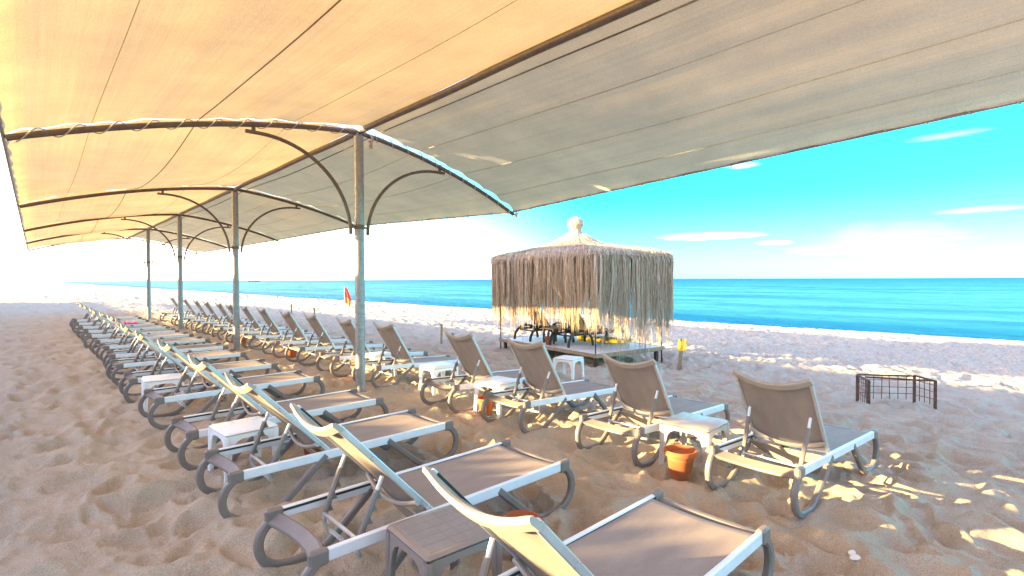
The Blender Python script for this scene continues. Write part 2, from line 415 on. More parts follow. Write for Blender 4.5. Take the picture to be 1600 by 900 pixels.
def polar_sheet(name, mat, rings, hfun, dense=700):
    fwd = math.pi / 2 - R(43)
    a = np.concatenate([np.linspace(-R(62), R(62), dense), np.linspace(R(62), 2 * math.pi - R(62), 72)[1:-1]]) + fwd
    rr = np.asarray(rings); A, Q = np.meshgrid(a, rr)
    X, Y = Q * np.cos(A), Q * np.sin(A); Z = hfun(X, Y)
    nr, na = X.shape
    co = np.stack([X, Y, Z], -1).reshape(-1, 3)
    i = np.arange(nr - 1)[:, None] * na; j = np.arange(na)[None, :]; j2 = (j + 1) % na
    f = np.stack([i + j, i + na + j, i + na + j2, i + j2], -1).reshape(-1, 4)
    me = bpy.data.meshes.new(name); nf = len(f)
    cz = float(hfun(np.array([0.]), np.array([0.]))[0]); co = np.vstack([co, [[0, 0, cz]]]); cidx = len(co) - 1
    tri = np.stack([np.full(na, cidx), np.arange(na), (np.arange(na) + 1) % na], -1)
    me.vertices.add(len(co)); me.vertices.foreach_set('co', co.astype(np.float32).ravel())
    loops = np.concatenate([f.ravel(), tri.ravel()]); me.loops.add(len(loops)); me.loops.foreach_set('vertex_index', loops.astype(np.int32))
    me.polygons.add(nf + na)
    me.polygons.foreach_set('loop_start', np.concatenate([np.arange(nf) * 4, nf * 4 + np.arange(na) * 3]).astype(np.int32))
    me.polygons.foreach_set('loop_total', np.concatenate([np.full(nf, 4), np.full(na, 3)]).astype(np.int32))
    me.polygons.foreach_set('use_smooth', np.ones(nf + na, bool))
    me.update(calc_edges=True); me.validate(); me.materials.append(MATS[mat])
    o = bpy.data.objects.new(name, me); C.objects.link(o); o['kind'] = 'structure'; return o

polar_sheet('beach_sand', 'beach_sand', np.concatenate([[.6, 1.1], np.geomspace(1.6, 60, 430), np.geomspace(64, 9000, 50)]), ground_h, 760)

def sea_h(x, y):
    near = np.exp(-((x - 33.5) / 2.2) ** 2)
    h = SEA + (vnoise(x * .55, y * .16, 60) - .5) * .16 + (vnoise(x * 1.6, y * .6, 61) - .5) * .06
    h = h + near * .16 * np.clip(vnoise(x * .05, y * .045, 62) * 1.6 - .2, 0, 1)
    h = np.where(x < 31.5, SEA + (h - SEA) * .4, h)
    return np.where(np.hypot(x, y) > 600, SEA, h)
sea = polar_sheet('sea', 'sea_water', np.concatenate([[5, 12], np.geomspace(22, 400, 330), np.geomspace(420, 20000, 40)]), sea_h, 620)

# ------------------------------------------------------------------ shade canopy
RX, RZ = 3.69, 4.03                                            # ridge line
POLES = [7.42, 14.1, 20.8, 27.5]
ARCH_Y = [-1.6] + POLES + [34.2]
EDGE_Z = [3.52, 3.07, 3.32, 3.30, 3.30, 3.30]                  # seaward end of each arch
XR, XL = 6.90, -.20
def arch_z(k, x):
    drop = RZ - EDGE_Z[k]
    if x >= RX:
        u = (x - RX) / (XR - RX); return RZ - drop * (.42 * u + .58 * u * u)
    u = (RX - x) / (RX - XL); return RZ - .80 * (.32 * u + .68 * u * u)
def cloth_z(k, x, t):
    z = arch_z(k, x) * (1 - t) + arch_z(k + 1, x) * t
    u = abs(x - RX) / ((XR - RX) if x > RX else (RX - XL))
    sag = (.28 if x < RX else .16) * math.sin(math.pi * min(1, u) ** .8) * (1.0 if k else .55)
    return z + .035 - sag * 4 * t * (1 - t)

can = empty('shade_canopy', (RX, POLES[0], 0), 0, 'long beige cloth canopy on curved steel arches over the rows of loungers', 'canopy')
off = Vector((RX, POLES[0], 0))
def rel(m): m.v = [tuple(Vector(v) - off) for v in m.v]; return m

ridge = rel(MB().tube([(RX, y, RZ - .03 + .006 * math.sin(y * 2.1)) for y in np.linspace(-1.6, 34.2, 80)], .045, 10)).build('ridge_beam', 'brown_paint_steel', can)
for k, y in enumerate(ARCH_Y):
    if k == 0: xs = np.linspace(XL, XR, 30)
    else: xs = np.linspace(XL, XR + .06, 34)
    a = MB().tube([(x, y, arch_z(k, x) - .035) for x in xs], .036, 8, (0, 1, 0))
    rel(a).build('arch_pipe', 'brown_paint_steel', can)
# seaward and landward edge pipes with cloth laced to them
for sgn, xe in ((1, XR), (-1, XL)):
    for k in range(len(ARCH_Y) - 1):
        p = [(xe + .02 * sgn, y, (arch_z(k, xe) * (1 - t) + arch_z(k + 1, xe) * t) - .02) for t in np.linspace(0, 1, 14) for y in [ARCH_Y[k] * (1 - t) + ARCH_Y[k + 1] * t]]
        rel(MB().tube(p, .019, 6)).build('edge_pipe', 'galvanised_steel', can)
SEAMS_R = (.27, 1.02, 1.95, 2.75); SEAMS_L = (1.0, 2.15, 3.2)
rng = random.Random(3)
def scallop(x, amp, wl, ph): return amp * abs(math.sin((x - RX) / wl * math.pi + ph))
for k in range(len(ARCH_Y) - 1):
    y0, y1 = ARCH_Y[k], ARCH_Y[k + 1]
    for sgn in (1, -1):
        xe = XR if sgn > 0 else XL
        def gap(x, which):
            u = abs(x - RX)
            if k == 0 and which == 1:
                if sgn > 0: return .03 + .13 * math.exp(-(u / .45) ** 2) + .03 * math.sin(math.pi * min(1, u / 3.2)) + scallop(x, .035, .42, .4)
                return .02 + .15 * math.exp(-(u / .4) ** 2)
            if k == 1 and which == 0:
                if sgn > 0: return .03 + .05 * math.sin(math.pi * min(1, u / 3.2)) + scallop(x, .03, .5, 1.0)
                return .015 + .02 * math.exp(-(u / .4) ** 2)
            return .006
        def pt(u, v, lift=0.0, k=k, sgn=sgn, xe=xe):
            x = RX + (xe - RX) * u + sgn * .012 * (1 - u)
            a = y0 + gap(x, 0); b = y1 - gap(x, 1); y = a + (b - a) * v
            t = (y - y0) / (y1 - y0)
            z = cloth_z(k, x, min(1, max(0, t)))
            z += .012 * math.exp(-min(y - y0, y1 - y) / .35) * math.sin(abs(x - RX) * 13 + 2 * math.sin(abs(x - RX) * 4)) + .006 * math.sin(y * 1.7 + u * 9 + k) * math.sin(u * 11 + y * .35) + .0022 * math.sin(u * 47 + math.sin(y * .8) * 1.2)
            if u > .97: z -= .05 * (u - .97) / .03 + .012 * abs(math.sin(y * 4.3)); x += sgn * (.02 - .02 * abs(math.sin(y * 4.3)))
            if u < .08: z -= (.08 - u) * .25
            return Vector((x, y, z + lift))
        nv = 110 if k < 2 else 44; nu = 64 if k < 2 else 28
        cm = MB().grid((lambda u, v: pt(u, v)) if sgn > 0 else (lambda u, v: pt(u, 1 - v)), nu, nv)
        cl = rel(cm).build('cloth_panel', 'shade_cloth', can)
        for so_ in (SEAMS_R if sgn > 0 else SEAMS_L):
            us = so_ / abs(xe - RX)
            wdt = .016 if so_ == .27 else .008 if so_ == 2.15 else .005
            s_ = MB().sweep([pt(us, v, -.006) for v in np.linspace(0, 1, 60 if k < 2 else 24)], rrect(wdt, .012 if wdt > .006 else .008, .002))
            rel(s_).build('seam', 'brown_paint_steel' if so_ in (.27, 2.15) else 'rope', cl)
# lacing rope spiralling round the first arch
for sgn, xe in ((1, XR), (-1, XL)):
    pth = []
    n = 150
    for i in range(n + 1):
        x = RX + .1 * sgn + (xe - RX - .1 * sgn) * i / n; ph = i / n * 2 * math.pi * 11
        pth.append((x, ARCH_Y[1] + .062 * math.cos(ph) * (1.5 if sgn > 0 else 1), arch_z(1, x) - .03 + .058 * math.sin(ph)))
    rel(MB().tube(pth, .007, 5)).build('lacing_rope', 'pale_rope', can)
# lacing along the seaward edge
for k in range(3):
    m = MB(); n = 26
    for i in range(n):
        t = (i + .5) / n; y = ARCH_Y[k] + (ARCH_Y[k + 1] - ARCH_Y[k]) * t
        z = arch_z(k, XR) * (1 - t) + arch_z(k + 1, XR) * t - .02
        m.tube([(XR + .02 + .028 * math.cos(a), y + .03 * math.sin(a), z + .028 * math.sin(a)) for a in np.linspace(0, 6.28, 9)[:-1]], .005, 4, (0, 1, 0), True)
    rel(m).build('edge_lacing', 'pale_rope', can)
for k, y in enumerate(POLES):
    pm = MB(); pm.lathe([(.074, -.4), (.074, RZ - .10), (.05, RZ - .08), (.05, RZ - .05)], 20, (RX, y, 0))
    pole = rel(pm).build('pole', 'galvanised_steel', can)
    cm = MB().lathe([(.079, 2.50), (.083, 2.51), (.083, 2.56), (.079, 2.57)], 20, (RX, y, 0)); rel(cm).build('collar', 'brown_paint_steel', pole)
    for sgn in (1, -1):
        b = MB()
        ex = 1.45
        top = arch_z(k + 1, RX + sgn * ex) - .15
        arc = [(RX + sgn * (.14 + (ex - .14) * (1 - math.cos(a))), y, 2.42 + (top - 2.42) * math.sin(a)) for a in np.linspace(0, math.pi / 2, 22)]
        arc.append((RX + sgn * (ex + .16), y, top))
        b.sweep(arc, rrect(.045, .05, .01), (0, 1, 0))
        b.box((RX + sgn * .11, y, 2.53), (.10, .03, .03))
        b.box((RX + sgn * (ex + .06), y, top + .07), (.045, .03, .13))
        rel(b).build('brace', 'brown_paint_steel', pole)
# knotted rope tails
for (x, z, L) in ((RX + .16, 3.98, .22), (XR + .06, 3.06, .12)):
    b = MB()
    for q in range(3):
        b.tube(cr([(x, POLES[0] - .06, z), (x + .02 + .01 * q, POLES[0] - .09, z - L * .35), (x - .01 + .015 * q, POLES[0] - .08, z - L * .7), (x + .02 * q - .01, POLES[0] - .08, z - L)]), .011, 6)
    b.lathe([(0, -.03), (.028, -.015), (.03, .0), (.022, .02), (0, .03)], 8, (x, POLES[0] - .07, z - L * .5))
    rel(b).build('rope_knot', 'rope', can)

# ------------------------------------------------------------------ sun lounger
LEN, HW = 1.95, .325
def make_lounger(angle, bl=.84):
    root = empty('sun_lounger')
    ca, sa = math.cos(angle), math.sin(angle); hx, hz = .745, .345; BL = bl
    for s_ in (-1, 1):
        y = s_ * HW
        r = MB().box((LEN / 2, y, .335), (LEN - .16, .030, .068), bev=.006)
        rail = r.build('side_rail', 'white_aluminium', root)
        MB().box((LEN / 2, y - s_ * .0165, .352), (LEN - .16, .006, .014)).build('rail_groove', 'dark_rubber', rail)
        for e in (0, 1):
            fx = (lambda x: x) if e == 0 else (lambda x: LEN - x)
            MB().box((fx(.045), y, .332), (.105, .046, .086), bev=.012).build('corner_cap', 'taupe_plastic', root)
            path = [(fx(px), y, pz) for px, pz in ((.035, .315), (-.022, .255), (-.045, .175), (-.020, .085), (.055, .028), (.16, .012), (.285, .016), (.375, .055), (.49, .150), (.61, .255), (.70, .335))]
            MB().sweep(cr(path, 5), rrect(.052, .044, .010), (0, 1, 0)).build('leg', 'taupe_plastic', root)
    # bowed end bar at the head, straight one at the foot
    hb = [(.035 + .075 * (1 - (2 * t - 1) ** 2), -HW + 2 * HW * t, .318 - .035 * (1 - (2 * t - 1) ** 2)) for t in np.linspace(0, 1, 15)]
    MB().sweep(hb, [(a * .80 - b * .60, a * .60 + b * .80) for a, b in rrect(.088, .032, .010)]).build('head_bar', 'taupe_plastic', root)
    MB().sweep([(LEN - .05, -HW + .02, .325), (LEN - .05, HW - .02, .325)], rrect(.05, .03, .01)).build('foot_bar', 'taupe_plastic', root)
    def seat(u, v):
        x = .70 + (LEN - .075 - .70) * u; y = -HW + .018 + (2 * HW - .036) * v
        return (x, y, .362 - .014 * math.sin(math.pi * v) - .006 * math.sin(math.pi * u) - (.03 * max(0, (u - .965) / .035) ** 2))
    MB().grid(seat, 22, 10, .004).build('seat_sling', 'taupe_sling', root)
    # curved cross plate below the hinge
    def plate(u, v):
        y = -HW + .016 + (2 * HW - .032) * u; w_ = math.sin(math.pi * u)
        return (.66 + .10 * v + .03 * w_, y, .325 - (.07 + .075 * w_) * v - .012 * w_)
    MB().grid(plate, 16, 4, .012).build('hinge_plate', 'taupe_light', root)
    # backrest: local frame (s along the rest, y, n toward the back)
    def B(s, y, n): return Vector((hx - ca * s - sa * n, y, hz + sa * s - ca * n))
    def bow(y): return 1 - (y / (HW - .03)) ** 2
    BW = HW - .032
    br = MB().grid(lambda u, v: B(.05 + (BL - .06) * u, -BW + .01 + 2 * (BW - .01) * v, .004 + (.055 * bow(-BW + 2 * BW * v)) * (.22 + .78 * abs(2 * u - 1) ** 5)), 14, 12, .004).build('backrest', 'taupe_sling', root)
    for s_ in (-1, 1):
        m = MB().sweep([B(0, s_ * BW, 0), B(BL, s_ * BW, 0)], rrect(.036, .024, .005), (0, 1, 0))
        rl = m.build('backrest_rail', 'silver_tube', br)
        MB().sweep([B(.02, s_ * (BW - .013), -.011), B(BL - .02, s_ * (BW - .013), -.011)], rrect(.012, .006, .002), (0, 1, 0)).build('rail_groove', 'dark_rubber', rl)
    ys = np.linspace(-BW - .012, BW + .012, 19)
    MB().sweep([B(BL + .012 - .05 * max(0, bow(y)) , y, .004 + .055 * max(0, bow(y))) for y in ys], rrect(.028, .068, .012), (-sa * .0 - ca, 0, sa)).build('top_bar', 'taupe_light', br)
    MB().sweep([B(.13 - .035 * max(0, bow(y)), y, .022 + .060 * max(0, bow(y))) for y in ys], rrect(.026, .040, .010), (-ca, 0, sa)).build('bottom_bar', 'taupe_light', br)
    # adjustable prop: U-shaped tube, cross tube and toothed sleeves
    PW = .225
    t0 = B(.40, 0, .03); lo = Vector((t0.x - .17, 0, .265))
    pr = MB(); pts = []
    for s_ in (-1, 1):
        a = Vector((t0.x, s_ * (PW + .015), t0.z)); b = Vector((lo.x + .03, s_ * PW, lo.z + .03))
        seg = [a, a.lerp(b, .5), b, Vector((lo.x + .035, s_ * (PW - .01), lo.z - .055)), Vector((lo.x + .06, s_ * (PW - .06), lo.z - .085))]
        pts += seg if s_ < 0 else seg[::-1]
    prop = pr.tube(cr(pts, 4), .0125, 8, (0, .2, 1)).build('backrest_prop', 'silver_tube', root)
    MB().tube([(lo.x + .035, -PW, lo.z + .02), (lo.x + .035, PW, lo.z + .02)], .012, 8).build('cross_tube', 'silver_tube', prop)
    for s_ in (-1, 1):
        a = Vector((t0.x, s_ * (PW + .015), t0.z)); b = Vector((lo.x + .03, s_ * PW, lo.z + .03)); d = (b - a).normalized()
        sl = MB().tube([a.lerp(b, .22), a.lerp(b, .98)], .0185, 8, (0, 1, 0))
        nrm = Vector((-d.z, 0, d.x)); nrm = nrm if nrm.x > 0 else -nrm
        for q in (.3, .5, .7, .9):
            c = a.lerp(b, q)
            sl.prism([c + nrm * .014 - d * .022 + Vector((0, -.008, 0)), c + nrm * .046 + d * .010 + Vector((0, -.008, 0)), c + nrm * .014 + d * .022 + Vector((0, -.008, 0))], (0, .016, 0))
        sl.build('ratchet_sleeve', 'taupe_plastic', prop)
    return root

lg_a = make_lounger(R(47)); lg_b = make_lounger(R(56), .80); lg_c = make_lounger(R(55), .745)
lg_a['category'] = lg_b['category'] = 'sun lounger'

LEFT = [  # centre y, label
    (1.42, 'taupe sling lounger nearest the camera with its raised back beside the brown side table'),
    (2.86, 'taupe lounger between the brown side table and the lounger with the white table'),
    (4.31, 'taupe lounger whose raised back stands just this side of the nearest white table'),
    (5.67, 'taupe lounger just beyond the nearest white table, its foot end short of the main pole'),
    (7.46, 'lounger in the inland row level with the main pole, before the second white table'),
    (9.12, 'lounger in the inland row just past the second white table'),
    (10.80, 'lounger in the inland row midway between the first two canopy poles'),
    (12.25, 'lounger in the inland row last before the second canopy pole'),
    (13.85, 'lounger in the inland row level with the second canopy pole'),
    (15.4, 'lounger in the inland row first one beyond the second canopy pole'),
    (16.95, 'lounger in the inland row second one beyond the second canopy pole'),
    (18.5, 'lounger in the inland row just this side of the one with the pink towel'),
    (20.2, 'lounger in the inland row with a crumpled pink towel on its seat'),
    (22.0, 'lounger in the inland row just past the third canopy pole'),
    (24.0, 'lounger in the inland row midway between the last two canopy poles'),
]
RIGHT = [
    (1.61, 'end lounger of the seaward row, standing alone nearest the rusty wire cage', 4.0, -2),
    (2.96, 'seaward row lounger beside the cream side table and the thatched shelter', 4.0, 1.5),
    (4.41, 'seaward row lounger with the white table against its far side, before the shelter', 3.97, 0),
    (5.68, 'seaward row lounger between the two small white tables', 3.93, 0),
    (7.75, 'seaward row lounger seen just past the main pole on the shelter side', 3.93, 1),
    (9.2, 'seaward row lounger whose back shows just behind the main pole, orange pot before it', 3.9, -1),
    (10.9, 'seaward row lounger second beyond the main pole, near a thin stake', 3.93, 0),
    (12.3, 'seaward row lounger third beyond the main pole with an orange pot this side', 3.9, 1),
    (14.0, 'seaward row lounger level with the second canopy pole, greyish back in shade', 3.9, 0),
    (15.5, 'seaward row lounger just beyond the second canopy pole', 3.9, -1),
    (17.0, 'seaward row lounger second beyond the second canopy pole', 3.9, 0),
    (18.4, 'seaward row lounger third beyond the second canopy pole', 3.95, 0),
    (19.8, 'seaward row lounger last before the third canopy pole', 3.9, 0),
    (21.3, 'seaward row lounger just beyond the third canopy pole', 3.9, 0),
    (23.2, 'seaward row lounger second beyond the third canopy pole', 3.9, 0),
    (25.7, 'farthest seaward row lounger, near the last canopy pole', 3.9, 0),
]
first = {}
def put_lounger(proto, x, y, rz, label, group, pitch):
    o = proto if id(proto) not in first else copy_tree(proto); first[id(proto)] = 1
    o.location = (x, y, float(base(x)) - .012); o.rotation_euler = (0, pitch, R(rz)); tag(o, label, 'sun lounger', group)
    return o
rng = random.Random(11)
for i, (y, lab) in enumerate(LEFT):
    put_lounger(lg_a, .98 + rng.uniform(-.04, .04) * (i > 3), y, rng.uniform(-2.2, 2.2) * (i > 1), lab, 'sun loungers in the inland row', 0)
for i, (y, lab, x, rz) in enumerate(RIGHT):
    put_lounger(lg_c if i < 2 else lg_b, x, y, rz, lab, 'sun loungers in the seaward row', R(2.9))

# ------------------------------------------------------------------ side tables
def make_table(mat, size=.44, h=.42, tiles=None):
    root = empty('side_table'); a = size / 2
    t = MB(); t.box((0, 0, h - .014), (size, size, .028), bev=.012); top = t.build('table_top', mat, root)
    if tiles:
        m = MB(); n = 5; st = (size - .07) / n
        for i in range(n):
            for j in range(n):
                m.box((-size / 2 + .035 + st * (i + .5), -size / 2 + .035 + st * (j + .5), h + .0002), (st * .965, st * .965, .0026), bev=.001)
        m.build('tile_relief', mat, top, smooth=False)
    # every corner: two tapered plates with an arched upper edge meeting at the corner
    half = [(0, h - .028), (0, h - .062), (.40, h - .066), (.58, h - .085), (.69, h - .125), (.75, h - .20), (.80, 0), (1.04, 0), (1.0, h - .028)]
    for sx_ in (-1, 1):
        for sy_ in (-1, 1):
            m = MB()
            for ax in (0, 1):
                o1 = []
                for q, z in half:
                    spread = 1 + .06 * (1 - z / h)
                    if ax == 0: o1.append((sx_ * a * min(q, 1) * spread * .985, sy_ * (a - .008) * spread, z))
                    else: o1.append((sx_ * (a - .008) * spread, sy_ * a * min(q, 1) * spread * .985, z))
                m.prism(o1, (0, -sy_ * .014, 0) if ax == 0 else (-sx_ * .014, 0, 0))
            # rounded post that thickens the corner
            m.tube([(sx_ * (a - .018), sy_ * (a - .018), h - .03), (sx_ * (a * 1.06 - .022), sy_ * (a * 1.06 - .022), 0)], .026, 8, (0, 1, 0), taper=lambda u: 1 - .35 * u)
            m.build('leg', mat, root, smooth=True)
    return root
tw = make_table('white_plastic'); tb = make_table('brown_plastic', tiles=True); tc = make_table('cream_plastic', .46, .43)
def place(proto, x, y, rz, label, cat, group=None, dz=0.0):
    o = proto if id(proto) not in first else copy_tree(proto); first[id(proto)] = 1
    o.location = (x, y, float(base(x)) + dz); o.rotation_euler = (0, 0, R(rz)); return tag(o, label, cat, group)
TG = 'small plastic side tables'
place(tb, 1.55, 2.20, -4, 'dark brown square side table with a tiled pattern on top', 'side table', TG)
place(tc, 4.47, 2.31, 3, 'cream side table between the end lounger and its neighbour, orange pot beneath', 'side table', TG)
for (x, y, rz, lab) in ((1.36, 5.02, 4, 'nearest white side table, at the raised backs of the inland row'),
                        (1.25, 8.28, -5, 'second white side table along the inland row, partly behind lounger props'),
                        (4.46, 5.06, 6, 'white side table of the seaward row with an orange pot before it'),
                        (4.60, 6.62, -4, 'white side table of the seaward row close to the main pole'),
                        (7.55, 6.50, 12, 'white side table standing alone on the sand before the thatched shelter'),
                        (4.55, 8.42, 2, 'white side table of the seaward row directly behind the main pole')):
    place(tw, x, y, rz, lab, 'side table', TG)

# ------------------------------------------------------------------ terracotta pots
def make_pot():
    root = empty('flower_pot')
    MB().lathe([(0, .0), (.072, 0), (.078, .01), (.098, .14), (.102, .145), (.103, .155), (.108, .185)], 28).build('pot_body', 'terracotta', root)
    MB().lathe([(.108, .178), (.122, .180), (.126, .19), (.126, .212), (.121, .222), (.112, .222), (.106, .20), (.100, .18)], 28).build('pot_rim', 'terracotta', root)
    m = MB().lathe([(.101, .172), (.06, .178), (0, .182)], 16); m.v = [(x, y, z + .008 * math.sin(x * 90) * math.cos(y * 70)) for x, y, z in m.v]
    m.build('soil', 'soil', root)
    return root
pt0 = make_pot(); PG = 'terracotta pots used as ashtrays'
for (x, y, s_, lab) in ((4.10, 2.25, 1.12, 'terracotta pot under the cream side table'),
                        (4.22, 5.02, 1.0, 'sunlit terracotta pot by the white table of the seaward row'),
                        (1.98, 5.0, 1.0, 'terracotta pot between loungers behind the nearest white table'),
                        (2.21, 2.29, 1.0, 'terracotta pot mostly hidden behind the nearest raised backrest'),
                        (4.15, 8.42, 1.05, 'terracotta pot just behind the main pole'),
                        (4.15, 11.6, 1.05, 'terracotta pot between the main pole and the second canopy pole'),
                        (4.0, 14.75, 1.05, 'terracotta pot just behind the second canopy pole'),
                        (1.95, 8.3, 1.0, 'terracotta pot at the second white table of the inland row')):
    o = place(pt0, x, y, random.uniform(0, 90), lab, 'flower pot', PG, .0); o.scale = (s_,) * 3

# pink towel on a far lounger
def tow(u, v):
    x = 1.78 + .62 * u; y = 20.2 - .30 + .58 * v
    return (x, y, .372 + .02 * math.sin(u * 17 + v * 4) * math.sin(v * 9) + .012 * math.sin(u * 31))
tag(MB().grid(tow, 26, 14, .012).build('beach_towel', 'pink_towel'), 'crumpled bright pink towel on an inland lounger', 'towel')

# ------------------------------------------------------------------ thatched shelter
def FR(f, r): return Vector((.682 * f + .731 * r, .731 * f - .682 * r, 0))
U2 = Vector((.82, -.57)); V2 = Vector((.57, .82))                # in (forward, right)
PF = Vector((11.9, 1.94)); GL, GW = 4.0, 2.35
cen = PF + U2 * GL / 2 + V2 * GW / 2; gc = FR(*cen); gbase = float(base(gc.x)) - .0
ud = FR(*U2).normalized(); GROT = math.atan2(ud.y, ud.x)          # local +x runs along the long side away from the camera
gz = empty('thatched_shelter', (gc.x, gc.y, gbase), GROT, 'thatched palm shelter with long hanging straw fringe on thin posts', 'shelter')
ax, ay = GL / 2, GW / 2
# local y: V2 must map to which sign
vd = FR(*V2).normalized(); ys_ = 1 if (vd - Vector((-ud.y, ud.x, 0))).length < 1 else -1
for (x, y) in ((-ax, -ay * ys_), (ax, -ay * ys_), (ax, ay * ys_), (-ax, ay * ys_)):
    MB().tube([(x, y, -.3), (x + .01, y, 1.2), (x, y, 2.66)], .036, 8).build('post', 'dark_wood', gz)
for (a, b) in (((-ax, -ay), (ax, -ay)), ((ax, -ay), (ax, ay)), ((ax, ay), (-ax, ay)), ((-ax, ay), (-ax, -ay))):
    MB().tube([(a[0], a[1], 2.62), (b[0], b[1], 2.62)], .04, 8).build('roof_beam', 'dark_wood', gz)
for (x, y) in ((-ax, -ay), (ax, -ay), (ax, ay), (-ax, ay)):
    MB().tube([(x, y, 2.62), (0, 0, 2.86)], .035, 6).build('rafter', 'dark_wood', gz)
rs = random.Random(5)
def strand(m, path, w0, shade):
    n = len(path); vs = []; fs = []
    d = Vector((rs.uniform(-1, 1), rs.uniform(-1, 1), 0)).normalized()
    e = Vector((-d.y, d.x, 0))
    for i, p in enumerate(path):
        k = w0 * (1 - .55 * i / (n - 1))
        vs += [p + d * k, p - d * k * .5 + e * k * .8, p - d * k * .5 - e * k * .8]
    for i in range(n - 1):
        for a in range(3):
            b = (a + 1) % 3; fs.append((i * 3 + a, i * 3 + b, i * 3 + 3 + b, i * 3 + 3 + a))
    m.add(vs, fs, shade)
EO = .26                                                          # overhang
ex, ey = ax + EO, ay + EO
CRN = .20
def rim_pt(t):
    """point and outward normal on the rounded eave rectangle, t in 0..1"""
    sx2, sy2 = 2 * (ex - CRN), 2 * (ey - CRN); ql = math.pi * CRN / 2
    q = (t % 1.0) * (2 * sx2 + 2 * sy2 + 4 * ql)
    for k, (ln, c0, d0) in enumerate(((sx2, (-ex + CRN, -ey), (1, 0)), (sy2, (ex, -ey + CRN), (0, 1)), (sx2, (ex - CRN, ey), (-1, 0)), (sy2, (-ex, ey - CRN), (0, -1)))):
        d = Vector((d0[0], d0[1], 0)); n = Vector((d.y, -d.x, 0))
        if q < ln: return Vector((c0[0], c0[1], 0)) + d * q, n
        q -= ln
        if q < ql:
            a = q / CRN; c = Vector((c0[0], c0[1], 0)) + d * ln - n * CRN; m = n * math.cos(a) + d * math.sin(a)
            return c + m * CRN, m
        q -= ql
    return Vector((-ex + CRN, -ey, 0)), Vector((0, -1, 0))
sk = MB()
clumps = []
for i in range(620):
    t = (i + rs.uniform(-.5, .5)) / 620; lowf = .5 + .5 * math.sin(t * 43 + 1.3)
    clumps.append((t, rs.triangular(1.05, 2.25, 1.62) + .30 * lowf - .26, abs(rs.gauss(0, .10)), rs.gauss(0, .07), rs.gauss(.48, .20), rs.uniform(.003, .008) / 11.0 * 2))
for i in range(9800):
    t, L, inset, dr, sh0, sp = clumps[rs.randrange(620)]
    t = (t + rs.gauss(0, sp)) % 1; L = L * rs.uniform(.52, 1.12); inset = inset + rs.uniform(0, .04); p, n = rim_pt(t); L *= 1 + .20 * max(0, -n.x) - .07 * max(0, -n.y * ys_)
    z0 = 2.66 + rs.uniform(-.06, .06) + .03 * math.sin(t * 70)
    a = p - n * inset; tang = Vector((-n.y, n.x, 0)); dr = dr + rs.gauss(0, .04)
    top = a - n * rs.uniform(.18, .45); top.z = z0 + .10
    a1 = a - n * .08; a1.z = z0 + .05; a2 = a + n * rs.uniform(-.01, .05); a2.z = z0 - .07
    pts = [top, a1, a2]
    for k in (1, 2, 3, 4):
        f = k / 4
        q = a + tang * (dr * f * f + rs.gauss(0, .012)) + n * (.02 * math.sin(f * 3) + rs.gauss(0, .012)); q.z = z0 - L * f
        pts.append(q)
    strand(sk, pts, rs.uniform(.0030, .0078), min(1, max(0, sh0 + rs.gauss(0, .22))))
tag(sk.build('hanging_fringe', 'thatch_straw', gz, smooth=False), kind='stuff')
# roof: an underlay skin with straw laid down the slope, a steeper bound cap and a knob
def roof_z(k): return 2.74 - .05 * max(0, (k - .86) / .14) ** 2 + (.42 * (1 - k) ** 1.0 if k > .42 else .42 * .58 + .56 * (1 - k / .42) ** 1.35)
def roof_pt(t, k):
    p, n = rim_pt(t); rad = max(k, .03)
    q = p * rad
    if k < .42:   # cap goes round
        ang = math.atan2(p.y / ey, p.x / ex); rr_ = .86 * (k / .42); c = Vector((rr_ * math.cos(ang), rr_ * math.sin(ang) * .92, 0)); q = c
    elif k < .7:
        ang = math.atan2(p.y / ey, p.x / ex); c = Vector((.86 * math.cos(ang), .86 * math.sin(ang) * .92, 0)); f = (k - .42) / .28; q = c * (1 - f) + (p * .7) * f
    q = Vector((q.x, q.y, roof_z(k))); return q
um = MB().grid(lambda u, v: roof_pt(u % 1.0 if u < 1 else 0.0, .05 + .94 * v) - Vector((0, 0, .04)), 80, 12)
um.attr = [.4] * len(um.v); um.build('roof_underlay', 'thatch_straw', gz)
rm = MB()
for i in range(6500):
    t = rs.random(); k0 = rs.uniform(.08, .98) ** .8; k1 = min(1.0 + rs.uniform(-.03, .04), k0 + rs.uniform(.12, .34))
    pts = []
    for f in (0, .5, 1):
        q = roof_pt((t + rs.gauss(0, .004)) % 1, min(1, k0 + (k1 - k0) * f)); q.z += rs.uniform(-.005, .05) + (.07 * f if rs.random() < .18 else 0); pts.append(q)
    if k1 > .97 and rs.random() < .6:
        e_, n_ = rim_pt(t); q = e_ + n_ * rs.uniform(.0, .07); q.z = pts[-1].z - rs.uniform(.05, .22); pts.append(q)
    strand(rm, pts, rs.uniform(.004, .009), min(1, max(0, rs.gauss(.70, .25))))
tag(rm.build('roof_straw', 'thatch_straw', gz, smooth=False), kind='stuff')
kb = MB()
kb.lathe([(.0, 3.220), (.17, 3.260), (.115, 3.400), (.10, 3.460), (.14, 3.530), (.175, 3.610), (.17, 3.690), (.12, 3.760), (0, 3.780)], 18)
kb.attr = [.45] * len(kb.v)
for i in range(900):
    a = rs.uniform(0, 6.283); pts = []; tw_ = rs.gauss(0, .35)
    for f, (r_, z) in zip((0, .25, .5, .75, 1), ((.05, 3.785), (.165, 3.720), (.185, 3.600), (.115, 3.460), (.22, 3.250))):
        r2 = r_ + rs.uniform(.0, .014); pts.append(Vector((r2 * math.cos(a + tw_ * f), r2 * math.sin(a + tw_ * f), z + rs.gauss(0, .01))))
    pts = [Vector((q.x * 1.12, q.y * 1.12, q.z)) for q in pts]; strand(kb, pts, rs.uniform(.005, .012), min(1, max(0, rs.gauss(.66, .2))))
